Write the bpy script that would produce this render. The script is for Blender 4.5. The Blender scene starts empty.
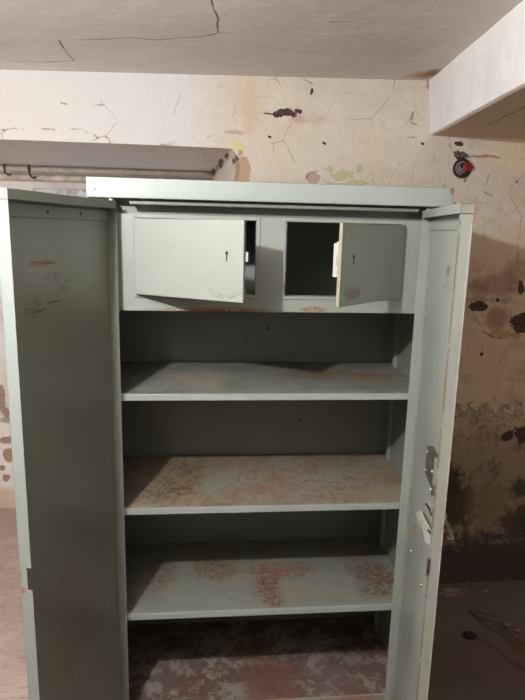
import bpy, bmesh, math, random
from mathutils import Vector, Matrix
random.seed(7)
scene = bpy.context.scene
col = scene.collection
V = Vector

# ------------------------------------------------------------------ camera
CAM = V((0.24292, -1.63192, 1.66770))
CR = V((0.99544864, -0.09228013, 0.02379868))
CU = V((-0.00443622, 0.20458411, 0.97883894))
CF = V((0.09519621, 0.97448947, -0.2032436))
FPX = 580.045
cam = bpy.data.cameras.new('camera')
cam.sensor_fit = 'VERTICAL'; cam.sensor_height = 36.0; cam.lens = FPX / 700 * 36.0
cam.clip_start = 0.02
camo = bpy.data.objects.new('camera', cam); col.objects.link(camo)
m = Matrix((CR, CU, -CF)).transposed().to_4x4(); m.translation = CAM
camo.matrix_world = m
scene.camera = camo
scene.view_settings.view_transform = 'Standard'
scene.view_settings.look = 'None'
scene.view_settings.gamma = 1
scene.view_settings.use_curve_mapping = False
scene.view_settings.exposure = 0.0

def on(ax, val, x, y):
    """point of the room where the sight line of a photo point meets a plane of the room"""
    d = CF + CR * ((x - 262.5) / FPX) - CU * ((y - 350) / FPX)
    return CAM + d * ((val - CAM[ax]) / d[ax])

WY = 0.81        # rear wall
AY = 1.70        # rear wall of the alcove
def Wp(x, y): return on(1, WY, x, y)
def Cp(x, y):
    p = on(2, 2.255, x, y)
    for _ in range(4): p = on(2, 2.255 + .022 * (p.x - .35), x, y)
    return p

# ------------------------------------------------------------------ materials
def srgb(r, g, b):
    f = lambda c: ((c / 255) / 12.92) if c / 255 <= .04045 else (((c / 255) + .055) / 1.055) ** 2.4
    return (f(r), f(g), f(b), 1)

def make_groups():
    g = bpy.data.node_groups.new('Blob', 'ShaderNodeTree')
    I = g.interface
    for n, t in (('P', 'NodeSocketVector'), ('C', 'NodeSocketVector'), ('S', 'NodeSocketVector'),
                 ('W', 'NodeSocketFloat'), ('Warp', 'NodeSocketFloat'), ('Soft', 'NodeSocketFloat')):
        I.new_socket(n, in_out='INPUT', socket_type=t)
    I.new_socket('Mask', in_out='OUTPUT', socket_type='NodeSocketFloat')
    n = g.nodes; l = g.links
    gi = n.new('NodeGroupInput'); go = n.new('NodeGroupOutput')
    s = n.new('ShaderNodeVectorMath'); s.operation = 'SUBTRACT'
    l.new(gi.outputs['P'], s.inputs[0]); l.new(gi.outputs['C'], s.inputs[1])
    q = n.new('ShaderNodeVectorMath'); q.operation = 'MULTIPLY'
    l.new(s.outputs[0], q.inputs[0]); l.new(gi.outputs['S'], q.inputs[1])
    le = n.new('ShaderNodeVectorMath'); le.operation = 'LENGTH'; l.new(q.outputs[0], le.inputs[0])
    w = n.new('ShaderNodeMath'); w.operation = 'MULTIPLY_ADD'
    l.new(gi.outputs['W'], w.inputs[0]); l.new(gi.outputs['Warp'], w.inputs[1]); l.new(le.outputs['Value'], w.inputs[2])
    lo = n.new('ShaderNodeMath'); lo.operation = 'SUBTRACT'; lo.inputs[0].default_value = 1; l.new(gi.outputs['Soft'], lo.inputs[1])
    hi = n.new('ShaderNodeMath'); hi.operation = 'ADD'; hi.inputs[0].default_value = 1; l.new(gi.outputs['Soft'], hi.inputs[1])
    mr = n.new('ShaderNodeMapRange'); mr.interpolation_type = 'SMOOTHSTEP'
    l.new(w.outputs[0], mr.inputs['Value']); l.new(lo.outputs[0], mr.inputs['From Min']); l.new(hi.outputs[0], mr.inputs['From Max'])
    mr.inputs['To Min'].default_value = 1; mr.inputs['To Max'].default_value = 0
    l.new(mr.outputs['Result'], go.inputs['Mask'])

    g = bpy.data.node_groups.new('Seg', 'ShaderNodeTree')
    I = g.interface
    for nme, t in (('P', 'NodeSocketVector'), ('A', 'NodeSocketVector'), ('B', 'NodeSocketVector'), ('R', 'NodeSocketFloat')):
        I.new_socket(nme, in_out='INPUT', socket_type=t)
    I.new_socket('Mask', in_out='OUTPUT', socket_type='NodeSocketFloat')
    n = g.nodes; l = g.links
    gi = n.new('NodeGroupInput'); go = n.new('NodeGroupOutput')
    def vm(op, a, b):
        k = n.new('ShaderNodeVectorMath'); k.operation = op
        l.new(a, k.inputs[0])
        if b is not None: l.new(b, k.inputs[1])
        return k
    pa = vm('SUBTRACT', gi.outputs['P'], gi.outputs['A']); ba = vm('SUBTRACT', gi.outputs['B'], gi.outputs['A'])
    d1 = vm('DOT_PRODUCT', pa.outputs[0], ba.outputs[0]); d2 = vm('DOT_PRODUCT', ba.outputs[0], ba.outputs[0])
    dv = n.new('ShaderNodeMath'); dv.operation = 'DIVIDE'; dv.use_clamp = True
    l.new(d1.outputs['Value'], dv.inputs[0]); l.new(d2.outputs['Value'], dv.inputs[1])
    sc = n.new('ShaderNodeVectorMath'); sc.operation = 'SCALE'; l.new(ba.outputs[0], sc.inputs[0]); l.new(dv.outputs[0], sc.inputs['Scale'])
    df = vm('SUBTRACT', pa.outputs[0], sc.outputs[0]); le = vm('LENGTH', df.outputs[0], None)
    mr = n.new('ShaderNodeMapRange'); mr.interpolation_type = 'SMOOTHSTEP'
    l.new(le.outputs['Value'], mr.inputs['Value']); mr.inputs['From Min'].default_value = 0
    l.new(gi.outputs['R'], mr.inputs['From Max'])
    mr.inputs['To Min'].default_value = 1; mr.inputs['To Max'].default_value = 0
    l.new(mr.outputs['Result'], go.inputs['Mask'])
make_groups()

class Mat:
    def __init__(s, name, base, rough=.6, metal=0, spec=.5):
        s.m = bpy.data.materials.new(name); s.m.use_nodes = True
        s.t = s.m.node_tree; s.n = s.t.nodes; s.l = s.t.links
        s.b = s.n['Principled BSDF']
        s.b.inputs['Roughness'].default_value = rough; s.b.inputs['Metallic'].default_value = metal
        s.b.inputs['Specular IOR Level'].default_value = spec
        tc = s.n.new('ShaderNodeTexCoord'); s.P = tc.outputs['Object']; s.P0 = s.P
        r = s.n.new('ShaderNodeRGB'); r.outputs[0].default_value = srgb(*base); s.c = r.outputs[0]
        s.h = None; s._w = None; s.ws = 14
    def math(s, op, a, b=None, c=None, clamp=False):
        k = s.n.new('ShaderNodeMath'); k.operation = op; k.use_clamp = clamp
        for i, v in enumerate((a, b, c)):
            if v is None: continue
            if isinstance(v, (int, float)): k.inputs[i].default_value = v
            else: s.l.new(v, k.inputs[i])
        return k.outputs[0]
    def noise(s, scale, detail=5, rough=.6, stretch=None, off=(0, 0, 0)):
        k = s.n.new('ShaderNodeTexNoise'); k.inputs['Scale'].default_value = scale
        k.inputs['Detail'].default_value = detail; k.inputs['Roughness'].default_value = rough
        mp = s.n.new('ShaderNodeMapping'); mp.inputs['Location'].default_value = off
        if stretch: mp.inputs['Scale'].default_value = stretch
        s.l.new(s.P0, mp.inputs['Vector']); s.l.new(mp.outputs[0], k.inputs['Vector'])
        return k.outputs['Fac']
    def step(s, v, lo, hi, to0=0, to1=1):
        k = s.n.new('ShaderNodeMapRange'); k.interpolation_type = 'SMOOTHSTEP'
        s.l.new(v, k.inputs['Value'])
        if lo > hi: lo, hi, to0, to1 = hi, lo, to1, to0
        k.inputs['From Min'].default_value = lo; k.inputs['From Max'].default_value = hi
        k.inputs['To Min'].default_value = to0; k.inputs['To Max'].default_value = to1
        return k.outputs['Result']
    def veins(s, scale, width, off=(0, 0, 0)):
        k = s.n.new('ShaderNodeTexVoronoi'); k.feature = 'DISTANCE_TO_EDGE'; k.inputs['Scale'].default_value = scale
        mp = s.n.new('ShaderNodeMapping'); mp.inputs['Location'].default_value = off
        s.l.new(s.P, mp.inputs['Vector']); s.l.new(mp.outputs[0], k.inputs['Vector'])
        return s.step(k.outputs['Distance'], width, width * .3)
    def axis(s, i):
        k = s.n.new('ShaderNodeSeparateXYZ'); s.l.new(s.P0, k.inputs[0]); return k.outputs[i]
    def warp(s, amount, scale=6, detail=4):
        k = s.n.new('ShaderNodeTexNoise'); k.inputs['Scale'].default_value = scale; k.inputs['Detail'].default_value = detail
        s.l.new(s.P0, k.inputs['Vector'])
        a = s.n.new('ShaderNodeVectorMath'); a.operation = 'SUBTRACT'; s.l.new(k.outputs['Color'], a.inputs[0]); a.inputs[1].default_value = (.5,) * 3
        b = s.n.new('ShaderNodeVectorMath'); b.operation = 'SCALE'; s.l.new(a.outputs[0], b.inputs[0]); b.inputs['Scale'].default_value = amount
        c = s.n.new('ShaderNodeVectorMath'); c.operation = 'ADD'; s.l.new(s.P0, c.inputs[0]); s.l.new(b.outputs[0], c.inputs[1])
        s.P = c.outputs[0]; return s
    def mix(s, fac, colour, k=1.0):
        if k != 1.0: fac = s.math('MULTIPLY', fac, k)
        x = s.n.new('ShaderNodeMix'); x.data_type = 'RGBA'
        s.l.new(fac, x.inputs[0]); s.l.new(s.c, x.inputs[6])
        if isinstance(colour, tuple): x.inputs[7].default_value = srgb(*colour)
        else: s.l.new(colour, x.inputs[7])
        s.c = x.outputs[2]; return s
    def bump(s, fac, k):
        v = s.math('MULTIPLY', fac, k)
        s.h = v if s.h is None else s.math('ADD', s.h, v)
    def W(s):
        if s._w is None: s._w = s.math('SUBTRACT', s.noise(s.ws, 6, .68), .5)
        return s._w
    def blob(s, c, r, warp=2.0, soft=.15):
        g = s.n.new('ShaderNodeGroup'); g.node_tree = bpy.data.node_groups['Blob']
        s.l.new(s.P, g.inputs['P']); g.inputs['C'].default_value = tuple(c)
        if isinstance(r, (int, float)): r = (r, r, r)
        g.inputs['S'].default_value = tuple(1 / q for q in r)
        s.l.new(s.W(), g.inputs['W']); g.inputs['Warp'].default_value = warp; g.inputs['Soft'].default_value = soft
        return g.outputs[0]
    def seg(s, a, b, r):
        g = s.n.new('ShaderNodeGroup'); g.node_tree = bpy.data.node_groups['Seg']
        s.l.new(s.P, g.inputs['P']); g.inputs['A'].default_value = tuple(a); g.inputs['B'].default_value = tuple(b)
        g.inputs['R'].default_value = r; return g.outputs[0]
    def line(s, pts, r):
        o = None
        for a, b in zip(pts, pts[1:]):
            k = s.seg(a, b, r); o = k if o is None else s.math('MAXIMUM', o, k)
        return o
    def rough(s, fac, val):
        k = s.n.new('ShaderNodeMix'); s.l.new(fac, k.inputs[0])
        cur = s.b.inputs['Roughness']
        if cur.is_linked: s.l.new(cur.links[0].from_socket, k.inputs[2])
        else: k.inputs[2].default_value = cur.default_value
        k.inputs[3].default_value = val
        s.l.new(k.outputs[0], cur)
    def done(s, dist=.01, strength=.6):
        s.l.new(s.c, s.b.inputs['Base Color'])
        if s.h is not None:
            b = s.n.new('ShaderNodeBump'); b.inputs['Distance'].default_value = dist; b.inputs['Strength'].default_value = strength
            s.l.new(s.h, b.inputs['Height']); s.l.new(b.outputs[0], s.b.inputs['Normal'])
        return s.m

def simple(name, base, rough=.5, metal=0, vary=None, spec=.5):
    q = Mat(name, base, rough, metal, spec)
    if vary: q.mix(q.step(q.noise(vary[1], 5), .35, .7), vary[0])
    return q.done()

PAINT = (145, 150, 141)
def painted(name, base=PAINT, rust=0.0, rough=.38, grime=.25):
    q = Mat(name, base, rough); q.warp(.012, 20)
    q.mix(q.step(q.noise(5, 4), .35, .7), (124, 130, 123), grime)
    q.mix(q.step(q.noise(60, 3, .7), .6, .72), (108, 110, 98), .35 * (grime + .3))
    if rust: q.mix(q.step(q.noise(75, 5, .75, off=(3, 1, 2)), .69 - rust * .06, .74), (112, 74, 48), .9)
    q.bump(q.noise(35, 3), .03)
    return q

# ------------------------------------------------------------------ mesh helpers
def box(bm, a, b, bevel=0.0, seg=1):
    x0, y0, z0 = a; x1, y1, z1 = b
    if x0 > x1: x0, x1 = x1, x0
    if y0 > y1: y0, y1 = y1, y0
    if z0 > z1: z0, z1 = z1, z0
    r = bmesh.ops.create_cube(bm, size=1, matrix=Matrix.Translation(((x0 + x1) / 2, (y0 + y1) / 2, (z0 + z1) / 2)) @ Matrix.Diagonal((x1 - x0, y1 - y0, z1 - z0, 1)))
    if bevel:
        e = {e for v in r['verts'] for e in v.link_edges}
        bmesh.ops.bevel(bm, geom=list(e), offset=bevel, segments=seg, affect='EDGES', profile=.5)
def cyl(bm, p, q, r, seg=16, r2=None):
    p = V(p); q = V(q); d = q - p
    rot = d.to_track_quat('Z', 'Y').to_matrix().to_4x4()
    bmesh.ops.create_cone(bm, cap_ends=True, segments=seg, radius1=r, radius2=r if r2 is None else r2, depth=d.length, matrix=Matrix.Translation((p + q) / 2) @ rot)
def tube(bm, pts, r, seg=8):
    pts = [V(p) for p in pts]; rings = []
    for i, p in enumerate(pts):
        d = (pts[min(i + 1, len(pts) - 1)] - pts[max(i - 1, 0)]).normalized()
        a = d.orthogonal().normalized()
        if rings:
            a = (pa - d * pa.dot(d)).normalized()
        pa = a; b = d.cross(a)
        rings.append([bm.verts.new(p + (a * math.cos(t) + b * math.sin(t)) * r) for t in [2 * math.pi * k / seg for k in range(seg)]])
    for A, B in zip(rings, rings[1:]):
        for k in range(seg): bm.faces.new((A[k], A[(k + 1) % seg], B[(k + 1) % seg], B[k]))
    bm.faces.new(rings[0][::-1]); bm.faces.new(rings[-1])
def prism(bm, poly, y0, y1, poly1=None):
    """outline in x,z pushed from y0 to y1"""
    A = [bm.verts.new((x, y0, z)) for x, z in poly]; B = [bm.verts.new((x, y1, z)) for x, z in (poly1 or poly)]
    n = len(poly); bm.faces.new(A); bm.faces.new(B[::-1])
    for i in range(n): bm.faces.new((A[i], B[i], B[(i + 1) % n], A[(i + 1) % n]))
def smooth(bm):
    for f in bm.faces: f.smooth = True
def obj(name, bm, mat, parent=None, loc=None, sm=False):
    bmesh.ops.recalc_face_normals(bm, faces=bm.faces)
    if sm: smooth(bm)
    me = bpy.data.meshes.new(name); bm.to_mesh(me); bm.free()
    o = bpy.data.objects.new(name, me); col.objects.link(o); me.materials.append(mat)
    if parent: o.parent = parent
    if loc is not None: o.location = loc
    return o
def B(): return bmesh.new()
def tag(o, label, cat, group=None):
    o['label'] = label; o['category'] = cat
    if group: o['group'] = group
    return o
def struct(name, bm, mat, sm=False):
    o = obj(name, bm, mat, sm=sm); o['kind'] = 'structure'; return o

# ------------------------------------------------------------------ wall material
def plaster_wall():
    q = Mat('plaster', (208, 197, 183), .85, spec=.25); q.warp(.04, 12, 6); q.ws = 26
    X = q.axis(0); Z = q.axis(2)
    q.mix(q.step(q.noise(2.2, 6, .6), .45, .70), (204, 184, 162), .6)
    q.mix(q.step(q.noise(7, 6, .7, off=(4, 0, 1)), .5, .68), (216, 207, 197), .7)
    q.mix(q.step(q.noise(16, 6, .75, off=(1, 2, 9)), .56, .64), (190, 168, 146), .35)
    xn = q.math('ADD', X, q.math('MULTIPLY', q.W(), .30))
    white = q.step(xn, .34, .14)
    q.mix(white, (210, 207, 204), .93)
    q.mix(q.math('MULTIPLY', q.step(q.noise(10, 6, .7, off=(8, 2, 4)), .58, .66), q.step(xn, .6, .3)), (206, 198, 190), .35)
    zn = q.math('ADD', Z, q.math('MULTIPLY', q.W(), .45))
    low = q.step(zn, 1.78, 1.45)
    q.mix(low, (196, 168, 138), .7)
    q.mix(q.math('MULTIPLY', q.step(q.noise(5, 6, .75, off=(1, 7, 3)), .50, .60), q.step(zn, 1.95, 1.6)), (164, 130, 112), .45)
    q.mix(q.math('MULTIPLY', q.step(q.noise(13, 6, .8, off=(3, 3, 3)), .54, .60), low), (212, 188, 156), .5)
    for (x, y, rx, rz, c, k) in ((500, 285, .10, .06, (146, 108, 98), .6), (497, 318, .055, .055, (146, 104, 90), .75), (515, 268, .06, .05, (156, 118, 108), .5),
                                 (483, 250, .05, .05, (206, 178, 142), .5), (478, 290, .05, .04, (132, 100, 86), .5), (250, 110, .025, .12, (204, 182, 152), .6), (265, 160, .09, .008, (212, 190, 162), .4),
                                 (515, 150, .12, .10, (222, 204, 168), .5), (237, 147, .03, .025, (206, 200, 152), .9), (484, 157, .06, .006, (140, 84, 70), .7), (316, 118, .03, .02, (196, 168, 160), .5), (298, 118, .03, .015, (176, 140, 130), .6),
                                 (235, 133, .04, .008, (170, 150, 132), .7), (470, 300, .2, .01, (120, 96, 76), .4)):
        p = Wp(x, y); q.mix(q.blob(p, (rx, .3, rz), 2.0, .45), c, k)
    for (x, y, rx, rz) in ((342, 175, .050, .018), (330, 170, .022, .012), (356, 183, .055, .010), (360, 168, .012, .020), (505, 335, .09, .020), (492, 328, .030, .014), (488, 322, .015, .02)):
        p = Wp(x, y); k = q.blob(p, (rx, .3, rz), 3.4, .06); q.mix(k, (184, 180, 138) if y < 300 else (172, 146, 106), .85)
    q.mix(q.blob(Wp(313, 178), (.034, .3, .026), 2.0, .06), (178, 154, 138), .95)
    q.mix(q.blob(Wp(243, 174), (.030, .3, .072), 2.4, .06), (176, 148, 124), .95)
    q.mix(q.line([Wp(239, 152), Wp(236, 158), Wp(237, 166)], .010), (84, 62, 50), .8)
    q.mix(q.line([Wp(306, 179), Wp(311, 173), Wp(319, 171)], .005), (110, 86, 72), .8)
    # fine crazing of the paint skin
    vg = q.step(q.noise(4, 3, .5, off=(6, 6, 1)), .46, .56)
    q.mix(q.math('MULTIPLY', q.veins(9, .012), q.math('MULTIPLY', vg, q.step(xn, .3, .5))), (150, 126, 106), .4)
    q.mix(q.math('MULTIPLY', q.veins(3.2, .006, (5, 1, 2)), q.step(q.noise(6, 3, .5, off=(2, 6, 1)), .50, .58)), (126, 102, 84), .6)
    cr = None
    for pts in (((475, 318), (483, 332), (497, 339), (512, 336)), ((0, 130), (38, 130.5), (79, 130), (82, 129), (98, 138)), ((79, 130), (79, 137)),
                ((408, 125), (414, 112), (412, 122), (420, 128)), ((476, 196), (470, 208), (461, 216)), ((483, 345), (482, 358)), ((404, 138), (426, 137)), ((449, 142), (452, 150), (448, 160)),
                ((466, 178), (468, 186)), ((445, 185), (440, 196)), ((60, 103), (75, 106), (102, 104), (110, 102)), ((300, 78), (330, 92)), ((490, 175), (482, 190), (492, 196))):
        k = q.line([Wp(*t) for t in pts], .0048); cr = k if cr is None else q.math('MAXIMUM', cr, k)
    q.mix(cr, (100, 82, 70), .85)
    # rough damp zone near the floor
    lo = q.step(zn, .96, .66)
    q.mix(lo, (144, 124, 100), .85)
    q.mix(q.math('MULTIPLY', q.step(zn, .90, .87), q.step(zn, .845, .87)), (84, 66, 54), .7)
    q.mix(q.math('MULTIPLY', lo, q.step(q.noise(9, 8, .8, stretch=(1, 1, .7), off=(2, 2, 0)), .48, .60)), (84, 68, 60), .7)
    q.mix(q.math('MULTIPLY', lo, q.step(q.noise(26, 7, .8, off=(2, 9, 0)), .55, .62)), (150, 124, 106), .5)
    for (x, y, rx, rz) in ((455, 505, .10, .12), (522, 522, .12, .09), (448, 478, .06, .08), (500, 560, .35, .10), (520, 488, .05, .05)):
        q.mix(q.blob(Wp(x, y), (rx, .3, rz), 2.6, .35), (66, 55, 53), .85)
    q.mix(q.blob(Wp(480, 540), (.12, .3, .05), 2.6, .35), (104, 84, 74), .8)
    q.mix(q.blob(Wp(487, 503), (.10, .3, .11), 2, .4), (136, 114, 80), .6)
    q.mix(q.step(zn, .30, .18), (78, 66, 62), .85)
    fl = q.step(q.noise(42, 5, .8, off=(9, 1, 5)), .655, .69)
    q.mix(fl, (132, 104, 84), .55)
    # bare plaster scars
    tex = q.step(q.noise(90, 4, .8), .5, .62)
    for (x, y, rx, rz, w_) in ((284, 114, .052, .015, 2.2), (268, 114, .022, .005, 3), (299, 111, .020, .010, 2.4), (478, 307, .044, .026, 1.6), (526, 322, .070, .050, 1.3), (508, 436, .030, .025, 2.4),
                           (523, 434, .05, .04, 1.8), (521, 288, .012, .03, 2.5), (460, 155, .030, .020, 2.2), (459, 142, .018, .008, 3),
                           (271, 136, .006, .005, 1), (311, 90, .006, .014, 3), (323, 142, .006, .006, 1), (421, 144, .010, .006, 2), (497, 300, .01, .008, 2), (517, 183, .004, .004, 1), (482, 354, .008, .008, 2), (455, 203, .004, .006, 2)):
        k = q.blob(Wp(x, y), (rx, .3, rz), w_, .07); q.mix(k, (72, 50, 46)); q.mix(q.math('MULTIPLY', k, tex), (122, 98, 88), .6)
    # broken plaster in the alcove corner
    def Jp(x, y):
        n = V((.89, .08, 0)).normalized(); d = CF + CR * ((x - 262.5) / FPX) - CU * ((y - 350) / FPX)
        return CAM + d * ((V((.348, .81, 0)) - CAM).dot(n) / d.dot(n))
    for (x, y, rr) in ((221, 163, .030), (214, 172, .026), (228, 156, .016), (234, 160, .022)):
        q.mix(q.blob(Jp(x, y), (rr * .6, rr * 6, rr * .7), 3, .12), (86, 66, 54), .9)
    q.bump(q.noise(6, 6, .6), .9); q.bump(q.noise(38, 6, .7), .30)
    return q.done(.02, .6)

def smooth_plaster(name, base, cracks, conv, stains=(), under=None, crack_col=(120, 104, 96), streak=None, rad=.006):
    q = Mat(name, base, .85, spec=.25); q.warp(.03, 8, 5)
    q.mix(q.step(q.noise(2.5, 5), .4, .7), tuple(int(c * .93) for c in base), .6)
    q.mix(q.step(q.noise(9, 6, .7, stretch=streak or (1, 1, 1)), .5, .7), tuple(min(255, int(c * 1.05)) for c in base), .6)
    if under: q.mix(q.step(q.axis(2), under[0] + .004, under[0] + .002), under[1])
    for c, r, colr, k in stains: q.mix(q.blob(c, r, 2, .6), colr, k)
    cr = None
    for pts in cracks:
        k = q.line([conv(*t) for t in pts], rad); cr = k if cr is None else q.math('MAXIMUM', cr, k)
    if cr is not None:
        br = q.step(q.noise(14, 3, off=(5, 5, 5)), .30, .42)
        q.mix(q.math('MULTIPLY', cr, br), crack_col, .9); q.bump(cr, -.3)
    q.bump(q.noise(7, 6, .6), .5); q.bump(q.noise(45, 5, .7, stretch=streak or (1, 1, 1)), .10)
    return q.done(.015, .5)

# ------------------------------------------------------------------ the room
XL, XR, YF = -2.4, 2.9, -3.0
CZ = 2.255
M_wall = plaster_wall()
# rear wall with the alcove cut in; broken plaster round the corner of the jamb
jz = 1.985
front = [(XL, 2.5), (XL, jz)]
back = [(XL, 2.5), (XL, jz - .02)]
for k in range(1, 8):
    x = XL + (.30 - XL) * k / 8; front.append((x, jz)); back.append((x - .04, jz - .02))
front += [(.300, jz - .002), (.338, jz - .004)]; back += [(.235, jz - .02), (.262, jz - .022)]
zz = jz - .02
while zz > .05:
    front.append((.348 + random.uniform(-.010, .012) + (.02 * math.exp(-((zz - 1.9) / .08) ** 2)), zz)); back.append((.268 + random.uniform(-.003, .003), zz - .012)); zz -= .06 if zz > 1.5 else .25
front += [(.35, -.05), (XR, -.05), (XR, 2.5)]; back += [(.268, -.05), (XR, -.05), (XR, 2.5)]
bm = B(); prism(bm, front, WY, AY, back); struct('wall_back', bm, M_wall)
# alcove rear wall
pat = [((x, y), r, c, k) for (x, y), r, c, k in ()]
def Ap(x, y): return on(1, AY, x, y)
q = Mat('alcove_plaster', (228, 222, 217), .85, spec=.25); q.warp(.03, 10, 4)
q.mix(q.step(q.noise(4, 6), .45, .7), (196, 184, 176), .7)
pc = None
for (x, y, rx, rz) in ((5, 440, .045, .022), (8, 456, .03, .04), (2, 468, .02, .018), (6, 478, .022, .02), (2, 398, .02, .08), (6, 412, .02, .03)):
    k = q.blob(Ap(x, y), (rx, .3, rz), 1.6, .1); pc = k if pc is None else q.math('MAXIMUM', pc, k)
q.mix(pc, (150, 122, 104), .9)
q.mix(q.blob(Ap(6, 420), (.05, .3, .02), 3, .3), (92, 88, 90), .6)
q.mix(q.step(q.axis(2), .16, .10), (200, 182, 156), .8)
q.mix(q.step(q.math('ADD', q.axis(0), q.math('MULTIPLY', q.W(), .05)), -1.02, -1.06), (186, 150, 128), .7)
q.bump(q.noise(9, 6, .7), .8); q.bump(pc, -.6)
bm = B(); box(bm, (XL, AY, -.05), (.6, AY + .15, 2.5)); struct('wall_alcove', bm, q.done())

M_side = smooth_plaster('limewash', (210, 203, 196), (), Wp)
M_lowbounce = smooth_plaster('low_bounce_plaster', (120, 112, 104), (), Wp)  # for unseen walls, kept dark to cut the light they bounce
bm = B(); box(bm, (XL - .15, YF, -.05), (XL, AY + .15, 2.5)); struct('wall_left', bm, M_side)
bm = B(); box(bm, (XR, YF, -.05), (XR + .15, AY, 2.5)); struct('wall_right', bm, M_lowbounce)
bm = B(); box(bm, (XL - .15, YF - .15, -.05), (XR + .15, YF, 2.5)); struct('wall_front', bm, M_lowbounce)

# ceiling, a little out of level
st = Cp(414, 76)
M_ceil = smooth_plaster('ceiling_plaster', (222, 215, 210),
    [((0, 61), (35, 62), (74, 61)), ((58, 40), (66, 50), (74, 61)), ((58, 40), (90, 40), (135, 38), (160, 40), (200, 37), (220, 33)), ((220, 33), (217, 18), (212, 0)), ((220, 33), (250, 33)),
     ((330, 22), (350, 23))], Cp,
    [((st.x + .03, st.y - .02, CZ), (.06, .05, .2), (178, 144, 104), .85), ((st.x + .05, st.y - .05, CZ), (.03, .06, .2), (132, 98, 64), .8)], streak=(.25, 1, 1), crack_col=(96, 82, 74))
bm = B()
zc = lambda x: CZ + .022 * (x - .35)
v = [bm.verts.new((x, y, zc(x) + dz)) for dz in (0, .15) for x, y in ((XL - .15, YF - .15), (XR + .15, YF - .15), (XR + .15, AY), (XL - .15, AY))]
for f in ((0, 1, 2, 3), (7, 6, 5, 4), (0, 4, 5, 1), (1, 5, 6, 2), (2, 6, 7, 3), (3, 7, 4, 0)): bm.faces.new([v[i] for i in f])
struct('ceiling', bm, M_ceil)
# downstand beam on the right, running towards the viewer
bz = 2.063
def Bp(x, y): return on(2, bz, x, y)
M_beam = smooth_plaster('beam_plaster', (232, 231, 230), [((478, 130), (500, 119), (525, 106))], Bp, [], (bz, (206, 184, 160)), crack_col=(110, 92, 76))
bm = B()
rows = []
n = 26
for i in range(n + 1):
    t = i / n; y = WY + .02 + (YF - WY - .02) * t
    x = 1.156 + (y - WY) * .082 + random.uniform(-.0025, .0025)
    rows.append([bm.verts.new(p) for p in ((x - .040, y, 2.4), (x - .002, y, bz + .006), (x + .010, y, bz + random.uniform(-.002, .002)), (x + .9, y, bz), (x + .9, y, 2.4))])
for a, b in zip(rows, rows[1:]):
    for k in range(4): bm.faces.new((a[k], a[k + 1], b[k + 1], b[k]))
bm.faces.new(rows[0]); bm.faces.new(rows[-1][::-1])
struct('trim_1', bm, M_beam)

# floor
q = Mat('earth_floor', (176, 156, 146), .9, spec=.2); q.warp(.08, 5, 5)
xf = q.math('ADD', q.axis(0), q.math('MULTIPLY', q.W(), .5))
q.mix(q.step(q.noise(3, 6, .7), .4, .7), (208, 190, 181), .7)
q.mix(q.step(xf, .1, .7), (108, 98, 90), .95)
q.mix(q.step(q.noise(16, 7, .8, stretch=(1, 4, 1)), .52, .68), (72, 58, 52), .6)
q.mix(q.step(q.noise(60, 5, .8), .62, .72), (150, 132, 118), .35)
for (a, b) in (((470, 612), (520, 650)), ((455, 604), (505, 630)), ((480, 640), (525, 672)), ((450, 600), (490, 616)), ((500, 630), (525, 645))):
    q.mix(q.seg(on(2, 0, *a), on(2, 0, *b), .02), (56, 50, 50), .6)
q.mix(q.blob(on(2, 0, 522, 645), (.06, .08, .3), 2, .8), (110, 76, 54), .35)
q.mix(q.blob(on(2, 0, 490, 660), (.3, .14, .3), 2, .8), (104, 84, 70), .45)
q.bump(q.noise(8, 7, .7), 1.0); q.bump(q.noise(50, 6, .8), .3)
M_floor = q.done(.02, .7)
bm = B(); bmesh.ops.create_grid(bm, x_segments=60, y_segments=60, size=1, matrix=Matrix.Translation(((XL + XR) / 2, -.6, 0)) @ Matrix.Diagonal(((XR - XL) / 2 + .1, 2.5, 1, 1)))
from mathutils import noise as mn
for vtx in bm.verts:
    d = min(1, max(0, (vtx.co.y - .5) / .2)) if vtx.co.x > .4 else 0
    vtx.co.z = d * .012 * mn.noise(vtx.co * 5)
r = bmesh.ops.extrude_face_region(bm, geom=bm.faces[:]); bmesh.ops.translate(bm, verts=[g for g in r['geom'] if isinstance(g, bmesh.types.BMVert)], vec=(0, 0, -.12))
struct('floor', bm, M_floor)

# small cellar window in the alcove, its head just showing above the cabinet
w0 = Ap(38, 191); w1 = Ap(96, 196)
wx0, wx1, wz1 = w0.x, .15, w1.z + .03
q = Mat('window_daylight', (190, 215, 235), .3); q.b.inputs['Emission Color'].default_value = srgb(196, 220, 238); q.b.inputs['Emission Strength'].default_value = .35
M_pane = q.done()
M_frame = simple('window_paint', (200, 204, 204), .5, vary=((150, 140, 132), 20))
bm = B()
box(bm, (wx0 - .02, AY - .024, wz1 - .035), (wx1 + .02, AY + .002, wz1), .002); box(bm, (wx0, AY - .02, 1.2), (wx1, AY + .002, 1.235), .003)
for x in (wx0, (wx0 + wx1) / 2 - .015, wx1 - .03): box(bm, (x, AY - .02, 1.2), (x + .03, AY + .002, wz1), .003)
wf = struct('window_1', bm, M_frame)
bm = B(); box(bm, (wx0 + .02, AY - .008, 1.22), (wx1 - .02, AY + .001, wz1 - .02)); pn = obj('pane', bm, M_pane, wf)

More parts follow.
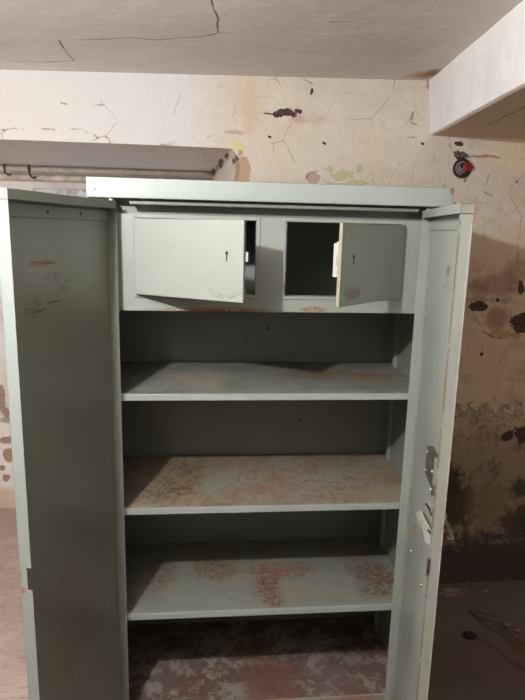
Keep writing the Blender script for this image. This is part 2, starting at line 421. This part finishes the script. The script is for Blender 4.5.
# pipes under the alcove soffit
M_pipe = simple('pipe_paint', (244, 240, 235), .5, vary=((214, 204, 192), 18))
py = 1.62
pa = on(1, py, 0, 168); pb = on(1, py, 205, 174)
sl = (pb - pa) / (pb.x - pa.x)
A0 = pa + sl * (XL + .01 - pa.x); B0 = V((.268, py, 0)); B0.z = (pa + sl * (.27 - pa.x)).z
bm = B(); tube(bm, [A0, A0.lerp(B0, .5), B0], .012, 14)
tag(obj('pipe', bm, M_pipe, sm=True), 'upper thin cream-painted pipe running just under the alcove soffit', 'pipe')
bm = B(); off = V((0, .045, -.040)); tube(bm, [A0 + off, A0.lerp(B0, .5) + off, B0 + off], .017, 14)
tag(obj('pipe', bm, simple('pipe_paint_dull', (222, 212, 202), .6, vary=((184, 168, 152), 14)), sm=True), 'lower, thicker beige pipe against the alcove wall, below the thin cream pipe', 'pipe')
M_iron = simple('old_iron', (52, 46, 44), .6, .5, vary=((88, 60, 44), 60))
for (x, s, lab) in ((29, 1.0, 'black iron hook clamped over the pipes, nearer the cabinet top'), (4.5, .7, 'smaller black iron hook on the pipes at the far left edge')):
    c = on(1, py - .014, x, 168)
    bm = B(); pts = [c + V((0, .055 * 1, .022)), c + V((0, 0, .018)), c + V((0, -.006, 0)), c + V((.002, -.004, -.030 * s)), c + V((.012, -.004, -.046 * s)), c + V((.026, -.004, -.048 * s)), c + V((.034, -.004, -.040 * s))]
    tube(bm, pts, .004 * s + .001, 8)
    tag(obj('pipe_hook', bm, M_iron, sm=True), lab, 'hook')

# ------------------------------------------------------------------ electrical junction box in the wall
sc = Wp(462, 168.5)
t = bpy.data.objects.new('junction_box', None); col.objects.link(t); t.location = (sc.x, WY, sc.z)
tag(t, 'round open junction box with cut wires, set in the plaster below the beam', 'junction box')
bm = B()
R1, R2 = .040, .035; prof = [(R1, .012), (R1, -.006), (R2, -.007), (R2 - .001, -.0015), (.0, -.0012)]
rings = []
for r_, y_ in prof[:-1]: rings.append([bm.verts.new((r_ * math.cos(a), y_, r_ * math.sin(a))) for a in [2 * math.pi * k / 32 for k in range(32)]])
for A_, B_ in zip(rings, rings[1:]):
    for k in range(32): bm.faces.new((A_[k], A_[(k + 1) % 32], B_[(k + 1) % 32], B_[k]))
bm.faces.new(rings[-1]); bm.faces.new(rings[0][::-1])
obj('back_box', bm, simple('dark_bakelite', (44, 34, 34), .6), t)
M_grey = simple('grey_wire', (150, 140, 138), .45); M_red = simple('red_wire', (140, 30, 34), .4)
bm = B()
for k in range(3):
    r_ = .026 - .007 * k
    tube(bm, [(-.004 + r_ * math.cos(a), -.008 - .003 * k, r_ * math.sin(a)) for a in [math.radians(60 + 26 * i + 40 * k) for i in range(9)]], .0022, 6)
tube(bm, [(-.02, -.008, -.012), (-.004, -.014, -.002), (.008, -.012, .010)], .0025, 6)
o = obj('grey_wire', bm, M_grey, t, sm=True); o['label'] = 'coiled grey wires'
bm = B()
for k in range(4):
    z0 = .018 - .009 * k
    tube(bm, [(.002, -.006, z0 * .6), (.012, -.016, z0), (.026, -.016, z0 + .002), (.036 + .004 * (k == 1), -.012, z0 * .5)], .0045, 8)
tube(bm, [(.03, -.012, .008), (.042, -.012, .006), (.050, -.010, .002)], .0022, 6)
tube(bm, [(.014, -.010, -.028), (.015, -.008, -.045), (.013, -.004, -.055)], .0016, 6)
o = obj('red_wire', bm, M_red, t, sm=True); o['label'] = 'red insulated wires bunched on the right'
# frayed cable stubs in the broken hole above
c2 = Wp(460, 154)
bm = B()
for k in range(4):
    dx = -.022 + .014 * k
    tube(bm, [c2 + V((dx - .01, .006, .012)), c2 + V((dx, -.008, -.004 - .004 * (k % 2))), c2 + V((dx + .012, -.009, -.012)), c2 + V((dx + .018, .005, -.002))], .0028, 6)
tag(obj('cable_stub', bm, simple('cable_sheath', (122, 100, 98), .6), sm=True), 'grey cable ends poking from the broken hole above the junction box', 'cable')

# ------------------------------------------------------------------ the cabinet
E0 = V((.4253, .21, 0))
cab = bpy.data.objects.new('metal_cabinet', None); col.objects.link(cab); cab.location = E0
tag(cab, 'grey-green steel cabinet with open double doors and rust-stained shelves against the peeling wall', 'cabinet')
def part(name, bm, mat, sm=False): return obj(name, bm, mat, cab, -E0, sm)
X0, X1, D, H0, H1 = -.0754, .9260, .425, 1.7418, 1.7933
PB = .127
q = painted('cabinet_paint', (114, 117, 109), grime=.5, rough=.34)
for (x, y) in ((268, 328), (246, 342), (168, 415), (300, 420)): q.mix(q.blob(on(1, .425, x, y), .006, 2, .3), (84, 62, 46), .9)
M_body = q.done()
bm = B()
box(bm, (X0, 0.0, 0), (X0 + .006, D, H0)); box(bm, (X1 - .006, 0.0, 0), (X1, D, H0))
box(bm, (X0, D, 0), (X1, D + .006, H0))
# front posts: folded C sections
box(bm, (X0, .012, 0), (-.006, .0145, H0)); box(bm, (-.0085, .012, 0), (-.006, .03, 1.43))
box(bm, (.862, .006, 0), (X1, .0085, H0)); box(bm, (.862, .006, 0), (.8645, .024, 1.43))
# plinth and folded bottom rail
box(bm, (X0, .003, 0), (X1, .02, PB - .002)); 
# header behind the top cap
box(bm, (X0, .045, 1.69), (X1, .05, H0))
box(bm, (.034, -.008, 1.7255), (.833, .0, 1.7335), .002); box(bm, (.034, -.008, 1.731), (.833, .046, 1.734))
body = part('cabinet_body', bm, M_body)
q = painted('sill_paint', (150, 140, 130), rust=1.0); q.mix(q.step(q.noise(9, 6, .7), .45, .6), (150, 112, 98), .7)
bm = B(); box(bm, (.0, -.003, PB - .03), (.852, .003, PB + .018), .001); part('sill_rail', bm, q.done())
# top cap
q = painted('cap_paint', (155, 163, 157), grime=.15)
q.mix(q.blob(V((.93, -.013, 1.785)), (.012, .02, .012), 2, .4), (120, 84, 60), .8)
q.mix(q.blob(V((.585, -.013, 1.7425)), (.010, .02, .002), 1, .4), (140, 106, 76), .8)
q.mix(q.seg((-.054, -.0134, 1.762), (-.053, -.0134, 1.763), .006), (70, 66, 60))
q.mix(q.step(q.axis(2), 1.7925, 1.7932), (96, 84, 72), .5)
bm = B()
box(bm, (X0, -.0134, H0), (X1, -.0114, H1), .0008); box(bm, (X0, -.0134, H1 - .002), (X1, D + .012, H1), .0008)
box(bm, (X0, -.0134, H0), (X0 + .002, D + .012, H1)); box(bm, (X1 - .002, -.0134, H0), (X1, D + .012, H1)); box(bm, (X0, -.0134, H0), (X1, .06, H0 + .0015))
part('top_cap', bm, q.done())
# slotted shelf rails in the corners
M_rail = painted('rail_paint', (138, 146, 140)).done()
for (x, y) in ((X1 - .006, .335), (X1 - .006, .03), (X0 + .006, .335), (X0 + .006, .03)):
    s = -1 if x > 0 else 1
    bm = B(); box(bm, (x, y, PB), (x + s * .007, y + .03, 1.43), .001)
    box(bm, (x, y + .005, PB), (x + s * .009, y + .008, 1.43)); box(bm, (x, y + .022, PB), (x + s * .009, y + .025, 1.43))
    zz = PB + .06
    while zz < 1.42: box(bm, (x, y + .011, zz), (x + s * .0075, y + .019, zz + .012)); zz += .05
    part('shelf_rail', bm, M_rail)
# shelves
def SP(z, x, y): return on(2, z, x, y)
def shelf_mat(i, z):
    if i == 0:
        q = painted('shelf_paint_upper', (112, 118, 112), rust=.2, rough=.32)
        q.mix(q.step(q.noise(10, 6, .7, stretch=(1, 2, 1)), .42, .6), (146, 140, 122), .6)
        sp = q.step(q.noise(60, 5, .85), .45, .53)
        q.mix(q.step(q.noise(18, 6, .8, stretch=(.6, 2, 1), off=(1, 4, 2)), .52, .62), (96, 98, 90), .6)
        q.mix(q.step(q.noise(70, 5, .85, off=(1, 9, 2)), .60, .66), (92, 84, 66), .7)
        for (x, y, rx, ry) in ((310, 375, .09, .05), (370, 376, .07, .06), (330, 372, .05, .03)):
            q.mix(q.math('MULTIPLY', q.blob(SP(z, x, y), (rx, ry, .1), 1.6, .5), sp), (124, 88, 30), .95)
        q.mix(q.blob(SP(z, 200, 378), (.08, .12, .1), 2, .5), (150, 138, 122), .6)
        q.mix(q.math('MULTIPLY', q.step(q.noise(30, 5, .8, off=(4, 4, 4)), .55, .66), q.blob(SP(z, 220, 380), (.4, .2, .1), 1, .4)), (120, 104, 84), .4)
        top = .5
    elif i == 1:
        q = painted('shelf_paint_middle', (138, 134, 120), rust=.2, rough=.5)
        q.mix(q.step(q.noise(8, 6, .7), .38, .6), (134, 110, 90), .75)
        q.mix(q.step(q.noise(45, 6, .85, stretch=(1, .7, 1)), .48, .60), (104, 78, 60), .7); q.mix(q.step(q.noise(30, 6, .8, off=(5, 5, 5)), .55, .64), (150, 150, 134), .55)
        q.mix(q.step(q.noise(5, 5, .7, off=(2, 8, 0)), .5, .66), (126, 96, 78), .5)
        for (x, y, rx, ry) in ((190, 475, .12, .14), (160, 492, .08, .06)):
            q.mix(q.math('MULTIPLY', q.blob(SP(z, x, y), (rx, ry, .1), 1.2, .4), q.step(q.noise(70, 5, .8), .44, .58)), (84, 66, 34), .85)
        q.mix(q.blob(SP(z, 215, 480), (.05, .10, .1), 2, .6), (128, 136, 122), .6)
        q.mix(q.blob(SP(z, 390, 495), (.10, .06, .1), 2, .6), (140, 134, 114), .6)
    else:
        q = painted('shelf_paint_lower', (122, 126, 117), rust=.2, rough=.45)
        q.mix(q.step(q.noise(7, 6, .7), .45, .65), (134, 122, 106), .6)
        q.mix(q.step(q.noise(40, 6, .85, off=(3, 3, 1)), .54, .64), (98, 88, 74), .5)
        fr = q.step(q.noise(60, 7, .85), .44, .53)
        for (x, y, rx, ry, c) in ((268, 585, .045, .14, (104, 62, 42)), (215, 568, .09, .07, (112, 82, 62)), (372, 575, .07, .12, (100, 62, 46)), (280, 570, .12, .05, (118, 80, 62)), (160, 575, .05, .12, (100, 80, 64))):
            q.mix(q.math('MULTIPLY', q.blob(SP(z, x, y), (rx, ry, .1), 2.6, .4), fr), c, .95)
    # front lip stays painted a paler grey-green, with brown flecks
    fe = q.step(q.axis(1), .012, .004)
    q.mix(fe, (150, 158, 152)); q.mix(q.math('MULTIPLY', fe, q.step(q.noise(50, 5, .8, off=(7, 7, 7)), .60, .68)), (120, 100, 76), .7)
    if i == 1: q.mix(q.math('MULTIPLY', fe, q.step(q.noise(80, 4, .8), .40, .55)), (122, 112, 60), .0)
    q.rough(q.step(q.noise(20, 5, .7), .4, .7), .6)
    q.bump(q.noise(30, 6, .8), .12)
    return q.done()
for i, z in enumerate((1.1953, .8383, .4807)):
    bm = B(); box(bm, (X0 + .01, .0025, z - .002), (X1 - .006, D - .002, z), .0006)
    box(bm, (-.0015, .0005, z - .0195), (.856, .0035, z), .0012, 2)
    box(bm, (X0 + .01, .004, z - .02), (X1 - .01, .016, z - .018)); box(bm, (X0 + .01, .30, z - .02), (X1 - .01, .302, z - .002))
    part('shelf', bm, shelf_mat(i, z))
# bottom panel
q = painted('bottom_paint', (100, 74, 66), rough=.6)
q.mix(q.step(q.noise(13, 8, .8), .49, .54), (136, 131, 123), .85)
q.mix(q.blob(SP(PB, 270, 690), (.10, .16, .1), 2, .3), (108, 72, 64), .8)
q.mix(q.step(q.noise(6, 6, .7, off=(1, 5, 3)), .52, .64), (84, 70, 62), .5)
q.bump(q.noise(22, 6, .8), .3)
bm = B(); box(bm, (X0 + .006, .003, PB - .003), (X1 - .006, D, PB)); part('bottom_panel', bm, q.done())

# locker box across the top: front sheet with two openings, inner compartments
q = painted('locker_front_paint', (143, 149, 140), grime=.2)
q.mix(q.math('MULTIPLY', q.math('MAXIMUM', q.blob(V((.27, .01, 1.441)), (.14, .05, .006), 1, .5), q.blob(V((.545, .01, 1.4445)), (.035, .05, .007), 1, .5)), q.step(q.noise(80, 4, .8), .42, .52)), (132, 88, 58), .9)
M_lock = q.done()
bx0, bx1, bz0, bz1 = .0, .862, 1.436, 1.7015
ops = ((.050, .379), (.463, .792)); oz0, oz1 = 1.484, 1.690
bm = B(); y0, y1 = .010, .0115
box(bm, (bx0, y0, bz0), (ops[0][0], y1, bz1)); box(bm, (-.0050, -.001, bz0), (.0005, .012, bz1 + .003), .001); box(bm, (ops[0][1], y0, bz0), (ops[1][0], y1, bz1)); box(bm, (ops[1][1], y0, bz0), (bx1, y1, bz1))
for a, b in ops:
    box(bm, (a, y0, bz0), (b, y1, oz0)); box(bm, (a, y0, oz1), (b, y1, bz1))
    # pressed rim round the opening
    w = .010
    box(bm, (a - w, y0 - .0035, oz0 - w), (a - .001, y0, oz1 + w), .001); box(bm, (b + .001, y0 - .0035, oz0 - w), (b + w, y0, oz1 + w), .001)
    box(bm, (a - .001, y0 - .0035, oz0 - w), (b + .001, y0, oz0 - .001), .001); box(bm, (a - .001, y0 - .0035, oz1 + .001), (b + .001, y0, oz1 + w), .001)
    box(bm, (a, y0, oz0 - .001), (a + .0012, .03, oz1)); box(bm, (b - .0012, y0, oz0 - .001), (b, .03, oz1)); box(bm, (a, y0, oz0 - .0012), (b, .03, oz0)); 
box(bm, (bx0, y0, bz0), (bx1, .40, bz0 + .0015)); box(bm, (X0 + .006, y1, bz1 - .002), (X1 - .006, .40, bz1))
box(bm, (X0 + .008, y1, bz0), (X0 + .010, .40, bz1)); box(bm, (.420, y1, bz0), (.422, .40, bz1)); box(bm, (X1 - .010, y1, bz0), (X1 - .008, .40, bz1))
box(bm, (X0 + .008, .40, bz0), (X1 - .008, .402, bz1)); box(bm, (X0 + .008, y1, bz0 + .0), (X1 - .008, .4, bz0 + .0015))
part('locker_box', bm, M_lock)

M_dark = simple('keyhole_black', (22, 20, 18), .7)
M_steel = simple('bare_steel', (178, 176, 168), .35, .6, vary=((130, 120, 104), 40))
M_boltw = simple('bolt_plate', (176, 178, 170), .4)
def locker_door(right):
    w, h, t = (.3270 if right else .3350), .2045, .010
    q = painted('locker_door_paint', (152, 158, 149), grime=.15)
    if not right:
        for r_ in (.030, .038, .046):
            q.mix(q.math('MULTIPLY', q.line([V((w - .055 + r_ * 1.1 * math.cos(a), -t, .022 + r_ * .55 * (math.sin(a)) + .012)) for a in [math.radians(200 + 23 * k) for k in range(7)]], .0022), q.step(q.noise(50, 4, .7), .40, .55)), (96, 96, 90), .8)
        kx = w - .048
    else:
        q.mix(q.blob(V((-w + .06, -t, .03)), (.035, .02, .018), 2, .4), (118, 104, 72), .6)
        q.mix(q.step(q.axis(0), -w + .004, -w + .001), (150, 134, 100), .6)
        kx = -w + .058
    mat = q.done()
    s = -1 if right else 1
    bm = B()
    box(bm, (0, -t, 0), (s * w, -t + .0014, h), .0006)
    for a, b in (((0, 0), (w, .0014)), ((0, h - .0014), (w, h))): box(bm, (s * a[0], -t, a[1]), (s * b[0], -.001, b[1]))
    box(bm, (0, -t, 0), (s * .0014, -.001, h)); box(bm, (s * (w - .0014), -t, 0), (s * w, -.001, h))
    d = obj('locker_door', bm, mat, cab)
    bm = B(); zk = h * .56
    cyl(bm, (kx, -t - .0006, zk + .008), (kx, -t + .0004, zk + .008), .0042, 16)
    box(bm, (kx - .0016, -t - .0006, zk - .012), (kx + .0016, -t + .0004, zk + .008)); obj('keyhole', bm, M_dark, d)
    bm = B(); cyl(bm, (kx, -t - .0014, zk + .0145), (kx, -t - .0001, zk + .0145), .0028, 12); obj('rivet', bm, M_steel, d)
    bm = B(); box(bm, (s * (w - .05), -.0012, h * .36), (s * (w - .004), .008, h * .78), .001); box(bm, (s * (w - .02), .001, h * .5), (s * (w + (.006 if not right else .004)), .007, h * .62), .001)
    if right: box(bm, (s * (w - .004), -.0012, h * .36), (s * (w + .0012), .0125, h * .76), .001)
    obj('lock_case', bm, M_boltw, d)
    return d
d = locker_door(False); d.location = V((.0505, .006, 1.4850)) - E0; d.rotation_euler = (0, 0, -math.radians(31))
d = locker_door(True); d.location = V((.7915, .006, 1.4840)) - E0; d.rotation_euler = (0, 0, math.radians(44.8))

# big doors: folded trays, local x from hinge to free edge, inner side on the s side of the local y axis
DW, DT, DZ0 = .4724, .0273, .105
def door_mat(right):
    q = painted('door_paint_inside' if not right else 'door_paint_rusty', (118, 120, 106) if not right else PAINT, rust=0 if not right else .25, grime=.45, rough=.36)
    return q
def cabinet_door(right):
    s = -1 if right else 1       # towards the inner side
    DZ1 = 1.7290 if right else 1.7325
    a = math.radians(78.56 if right else 106.06)
    hin = V((.8385 if right else .0016, -.02, 0))
    rz = -(math.pi - a) if right else -a
    M = Matrix.Translation(hin) @ Matrix.Rotation(rz, 4, 'Z')
    Mi = M.inverted()
    nrm = M.to_3x3() @ V((0, s, 0))
    def L(x, y, depth=-DT + .002):     # sight line on a plane of the door, depth measured from its open side
        dd = CF + CR * ((x - 262.5) / FPX) - CU * ((y - 350) / FPX)
        p0 = M @ V((0, s * depth, 0))
        t = (p0 - CAM).dot(nrm) / dd.dot(nrm)
        return Mi @ (CAM + dd * t)
    def E(x, y):                        # sight line on the free edge of the door
        dd = CF + CR * ((x - 262.5) / FPX) - CU * ((y - 350) / FPX)
        nn = M.to_3x3() @ V((1, 0, 0)); p0 = M @ V((DW, 0, 0))
        return Mi @ (CAM + dd * ((p0 - CAM).dot(nn) / dd.dot(nn)))
    q = door_mat(right)
    uz = q.axis(2); ux = q.axis(0); uy = q.axis(1)
    if not right:
        q.mix(q.math('MULTIPLY', q.blob((L(30, 264) + L(58, 262)) / 2, (.07, .02, .005), 1.5, .4), q.step(q.noise(50, 5, .8), .38, .52)), (124, 72, 52), .9)
        for p_, r_ in (((18, 316), (45, 309)), ((28, 262), (56, 263)), ((48, 302), (62, 300))):
            q.mix(q.seg(L(*p_), L(*r_), .004), (58, 52, 42), .9)
        for (x, y) in ((52, 276), (62, 282), (38, 300), (35, 310), (28, 313), (60, 291)):
            q.mix(q.math('MULTIPLY', q.blob(L(x, y), (.035, .02, .012), 3, .5), q.step(q.noise(90, 4, .8), .52, .58)), (84, 64, 50), .7)
        q.mix(q.math('MULTIPLY', q.blob(L(60, 620), (.3, .05, .25), 2, .7), q.step(q.noise(9, 6), .4, .65)), (120, 92, 80), .5)
        ee = (E(21, 575), E(23, 590))
        for p_ in ee: q.mix(q.blob(p_, (.02, .007, .012), 3, .4), (124, 84, 58), .9)
    else:
        q.mix(q.blob(L(448, 270), (.018, .02, .012), 2.5, .4), (110, 84, 60), .9)
        q.mix(q.blob(L(444, 287), (.010, .02, .005), 2.5, .4), (120, 84, 60), .9)
        q.mix(q.blob(L(415, 529), (.014, .02, .011), 1.5, .3), (168, 84, 70), .9)
        q.mix(q.seg(L(407, 655), L(413, 615), .03), (110, 112, 116), .5)
        # rust creeping along the fold of the free edge
        nz = q.noise(45, 6, .85, stretch=(1, 1, .55))
        ln = q.math('MULTIPLY', q.step(ux, DW - .004, DW + .001), q.step(q.math('ABSOLUTE', uy), .0065, .0005))
        q.mix(q.math('MULTIPLY', ln, q.step(nz, .40, .50)), (104, 78, 42), .95)
        sk = q.math('MULTIPLY', q.step(ux, DW - .003, DW), q.step(uy, DT - .006, DT - .001))
        q.mix(sk, (196, 188, 172), .6); q.mix(q.math('MULTIPLY', sk, q.step(nz, .52, .62)), (140, 96, 66), .9)  # highlight painted along the outer skin edge, broken by rust flecks
    if not right: q.mix(q.step(ux, DW - .003, DW - .001), (124, 131, 126)); [q.mix(q.blob(p_, (.02, .007, .010), 4, .3), (124, 84, 58), .9) for p_ in ee]
    # stained, rusty end of the folded top rail
    q.mix(q.math('MULTIPLY', q.step(ux, DW - .002, DW), q.step(q.math('ADD', uz, q.math('MULTIPLY', q.W(), .02)), DZ1 - .026, DZ1 - .018)), (128, 116, 100), .5)
    mat = q.done()
    bm = B()
    Y = lambda v: s * v                 # v=0 open side, v=-DT skin
    box(bm, (0, Y(-DT), DZ0), (DW, Y(-DT + .0018), DZ1), .0006)          # skin
    nz0, nz1 = E(27, 590).z, E(26, 568).z
    if right: box(bm, (DW - .0018, Y(-DT), DZ0), (DW, Y(0), DZ1 - .021), .0005)
    else:
        box(bm, (DW - .0018, Y(-DT), DZ0), (DW, Y(0), nz0), .0004); box(bm, (DW - .0018, Y(-DT), nz1), (DW, Y(0), DZ1 - .021), .0004)
        box(bm, (DW - .0018, Y(-DT), nz0), (DW, Y(-.011), nz1))
    box(bm, (0, Y(-DT), DZ0), (.0018, Y(0), DZ1), .0005)                   # hinge side fold
    box(bm, (0, Y(-DT), DZ1 - .0018), (DW + .001, Y(0), DZ1)); box(bm, (0, Y(-DT), DZ0), (DW, Y(0), DZ0 + .0018))
    box(bm, (.004, Y(-.0018), DZ1 - .020), (DW + .001, Y(.0006), DZ1), .0005); box(bm, (DW - .0008, Y(-DT), DZ1 - .020), (DW + .001, Y(0), DZ1), .0004)
    box(bm, (.0, Y(-.0018), DZ0), (DW, Y(0), DZ0 + .02))
    # stiffening frame spot-welded to the skin
    box(bm, (.004, Y(-DT + .0018), DZ1 - .052), (DW - .004, Y(-DT + .0055), DZ1 - .024), .0012)
    if right: box(bm, (.012, Y(-DT + .0018), DZ0 + .02), (.030, Y(-DT + .0045), DZ1 - .052), .001)
    box(bm, (DW - .10, Y(-DT + .0018), DZ0 + .02), (DW - .012, Y(-DT + .0050), DZ1 - .052), .0016)
    d = obj('cabinet_door', bm, mat, cab); d.location = hin - E0; d.rotation_euler = (0, 0, rz)
    if not right:
        for x in (46, 79):
            bm = B(); p_ = L(x, 208); cyl(bm, (p_.x, Y(-DT + .0052), DZ1 - .038), (p_.x, Y(-DT + .0058), DZ1 - .038), .004, 12)
            obj('drain_hole', bm, M_dark, d)
    # hinge block at the top and one lower
    for z in (DZ1 - .016,):
        bm = B(); box(bm, (-.004, Y(-DT + .002), z - .002), (.003, Y(-.001), z + .016), .001); cyl(bm, (-.003, Y(-.016), z + .004), (-.003, Y(-.016), z + .022), .005, 12)
        obj('hinge', bm, painted('hinge_paint', (176, 172, 160), rust=.4).done(), d)
    if right:
        # lock case with four rivets
        c = (L(425.5, 452) + L(434, 492)) / 2
        M_case = simple('lock_case_steel', (74, 78, 74), .45, .5, vary=((104, 100, 88), 50))
        def lp(x, y, dep): return L(x, y, dep)
        bm = B()
        z0, z1 = L(430, 491, -.008).z, L(430, 452, -.008).z
        xa, xb = L(424.8, 470, -.008).x, L(433.5, 470, -.008).x
        box(bm, (xa, Y(-DT + .002), z0 + .01), (xb, Y(-.008), z1), .002)
        box(bm, (xb - .02, Y(-DT + .002), z0 - .012), (xb + .012, Y(-.010), z0 + .03), .002)
        lc = obj('lock_case', bm, M_case, d); lc['label'] = 'dark steel lock case with silver rivets'
        for (x, y) in ((xa + .012, z1 - .012), (xb - .010, z1 - .030), (xa + .010, z0 + .022), (xb - .012, z0 + .006)):
            bm = B(); cyl(bm, (x, Y(-.009), y), (x, Y(-.0055), y), .0045, 12, .003); obj('rivet', bm, M_steel, lc)
        bm = B(); box(bm, (xb + .004, Y(-DT + .002), z0 + .03), (xb + .022, Y(-.006), z1 + .012), .002); box(bm, (xb + .002, Y(-DT + .002), z0 - .04), (xb + .014, Y(-.008), z0), .0015)
        obj('bolt_bracket', bm, painted('bracket_paint', (118, 116, 104), rust=.9).done(), d)
        # light painted latch plate set at a slant
        pts = [L(*p_, -.014) for p_ in ((415.5, 513), (420.5, 510.5), (426, 522), (431.5, 533), (430, 545), (425.5, 541), (423.5, 531))]
        bm = B(); A_ = [bm.verts.new((p_.x, Y(-.012), p_.z)) for p_ in pts]; B_ = [bm.verts.new((p_.x, Y(-.016), p_.z)) for p_ in pts]
        n_ = len(pts); bm.faces.new(A_); bm.faces.new(B_[::-1])
        for k in range(n_): bm.faces.new((A_[k], B_[k], B_[(k + 1) % n_], A_[(k + 1) % n_]))
        p_ = L(425, 528, -.016); cyl(bm, (p_.x, Y(-DT), p_.z), (p_.x, Y(-.012), p_.z), .010, 14)
        o = obj('latch_plate', bm, simple('latch_paint', (192, 198, 190), .4, vary=((160, 150, 132), 60)), d); o['label'] = 'pale slanted latch plate'
        bm = B(); tube(bm, [L(426, 504, -.013), L(429, 508, -.010), L(431.5, 515, -.012)], .003, 8); tube(bm, [L(428, 530, -.012), L(431, 533, -.010), L(432, 537, -.012)], .003, 8)
        obj('spring', bm, M_iron, d, sm=True)
        for (x, y) in ((411.5, 551), (421.5, 585), (415.5, 530)):
            p_ = L(x, y); bm = B(); cyl(bm, (p_.x, Y(-DT + .001), p_.z), (p_.x, Y(-DT + .008), p_.z), .005, 12, .0035); obj('screw', bm, M_steel if y != 530 else simple('rusty_screw', (150, 84, 70), .7), d)
        # slot in the edge for the bolt
        pe0, pe1 = E(425.5, 576), E(431, 558)
        bm = B(); y0_, y1_ = sorted((pe0.y, pe1.y))
        box(bm, (DW - .0004, y0_, pe0.z), (DW + .0010, y1_, pe1.z), .0004)
        fr_ = obj('bolt_slot', bm, simple('slot_rim', (120, 104, 84), .5, .3), d)
        bm = B(); box(bm, (DW + .0004, y0_ + .003, pe0.z + .005), (DW + .0016, y1_ - .003, pe1.z - .005)); cyl(bm, (DW + .001, (y0_ + y1_) / 2, (pe0.z + pe1.z) / 2 - .008), (DW + .003, (y0_ + y1_) / 2, (pe0.z + pe1.z) / 2 - .008), .003, 10)
        obj('slot_opening', bm, M_dark, fr_)
        # lever handle on the outside
        zz = on(1, -.42, 450, 524).z
        hz = L(450, 526).z - .055
        bm = B()
        hx = DW - .050
        cyl(bm, (hx, DT, hz + .02), (hx, DT + .006, hz + .02), .020, 24); cyl(bm, (hx, DT, hz + .02), (hx, DT + .014, hz + .02), .009, 16)
        P_ = [V((hx, DT + .006, hz + .022)), V((hx, DT + .020, hz + .000)), V((hx, DT + .032, hz - .026))]
        for p_, r_ in zip(P_, P_[1:]):
            dd = r_ - p_; mm = Matrix.Translation((p_ + r_) / 2) @ dd.to_track_quat('Z', 'Y').to_matrix().to_4x4()
            bmesh.ops.create_cube(bm, size=1, matrix=mm @ Matrix.Diagonal((.013, .007, dd.length + .004, 1)))
        box(bm, (hx - .0065, DT + .020, hz - .034), (hx + .0065, DT + .035, hz - .028), .002)
        obj('door_handle', bm, simple('handle_metal', (170, 170, 166), .35, .3), d)
    return d
cabinet_door(False); cabinet_door(True)

# ------------------------------------------------------------------ debris on the floor
def stone(name, px, py, size, mat, label, cat, h=.5, seed=0, group=None):
    p = on(2, 0, px, py); rnd = random.Random(seed)
    bm = B(); bmesh.ops.create_icosphere(bm, subdivisions=3, radius=1)
    for vtx in bm.verts:
        n_ = mn.noise(vtx.co * 1.6 + V((seed * 3.1, 0, 0))) * .45 + mn.noise(vtx.co * 4 + V((0, seed, 0))) * .15
        vtx.co *= (1 + n_); vtx.co.x *= size[0]; vtx.co.y *= size[1]; vtx.co.z *= size[2]
    lo = min(v.co.z for v in bm.verts)
    for vtx in bm.verts: vtx.co.z = max(vtx.co.z, lo * .45) - lo * .45
    o = obj(name, bm, mat); o.location = (p.x, p.y, 0.001); return tag(o, label, cat, group)
M_flake = simple('flake_plaster', (150, 130, 116), .9, vary=((104, 84, 74), 30)); M_soot = simple('soot_lump', (34, 28, 28), .8, vary=((60, 48, 42), 40))
stone('plaster_flake', 453, 593, (.065, .035, .012), M_flake, 'flat pale plaster flake on the floor close to the open right door', 'rubble', seed=3)
stone('plaster_flake', 485, 592.5, (.016, .014, .010), M_flake, 'small pale plaster crumb on the floor right of the flat flake', 'rubble', seed=5)
stone('plaster_flake', 518, 632, (.010, .010, .008), M_flake, 'tiny pale crumb on the dark floor at the right edge', 'rubble', seed=8)
stone('plaster_flake', 507, 626, (.012, .014, .008), M_flake, 'tiny crumb on the dark floor left of the one at the right edge', 'rubble', seed=9)
stone('rubble_lump', 470, 637, (.028, .022, .012), M_soot, 'ragged black lump on the floor right of the open door', 'rubble', seed=12)

# ------------------------------------------------------------------ light: bare bulb hanging ahead and left of the viewer, plus added fill lights
def lamp(name, loc, power, rad, colr):
    l = bpy.data.lights.new(name, 'POINT'); l.energy = power; l.shadow_soft_size = rad; l.color = colr
    o = bpy.data.objects.new(name, l); col.objects.link(o); o.location = loc; return o
lamp('bulb_light', (-.30, -1.10, 2.11), 91, .022, (1, .99, .985))
lamp('side_fill_light', (-1.7, -.9, 1.58), 48, .2, (1, .98, .965))  # added fill without a seen source, lifts ceiling, rear wall and alcove
lamp('far_fill_light', (.9, -2.75, 1.95), 5, .25, (1, .94, .86))  # weak added fill from behind the viewer, no such bulb known
lamp('right_fill_light', (2.5, -.7, 1.55), 17, .2, (1, .93, .86))  # added fill brightening the right rear wall, floor and beam underside
w = bpy.data.worlds.new('world'); scene.world = w; w.use_nodes = True
w.node_tree.nodes['Background'].inputs[0].default_value = (.5, .5, .55, 1); w.node_tree.nodes['Background'].inputs[1].default_value = .05
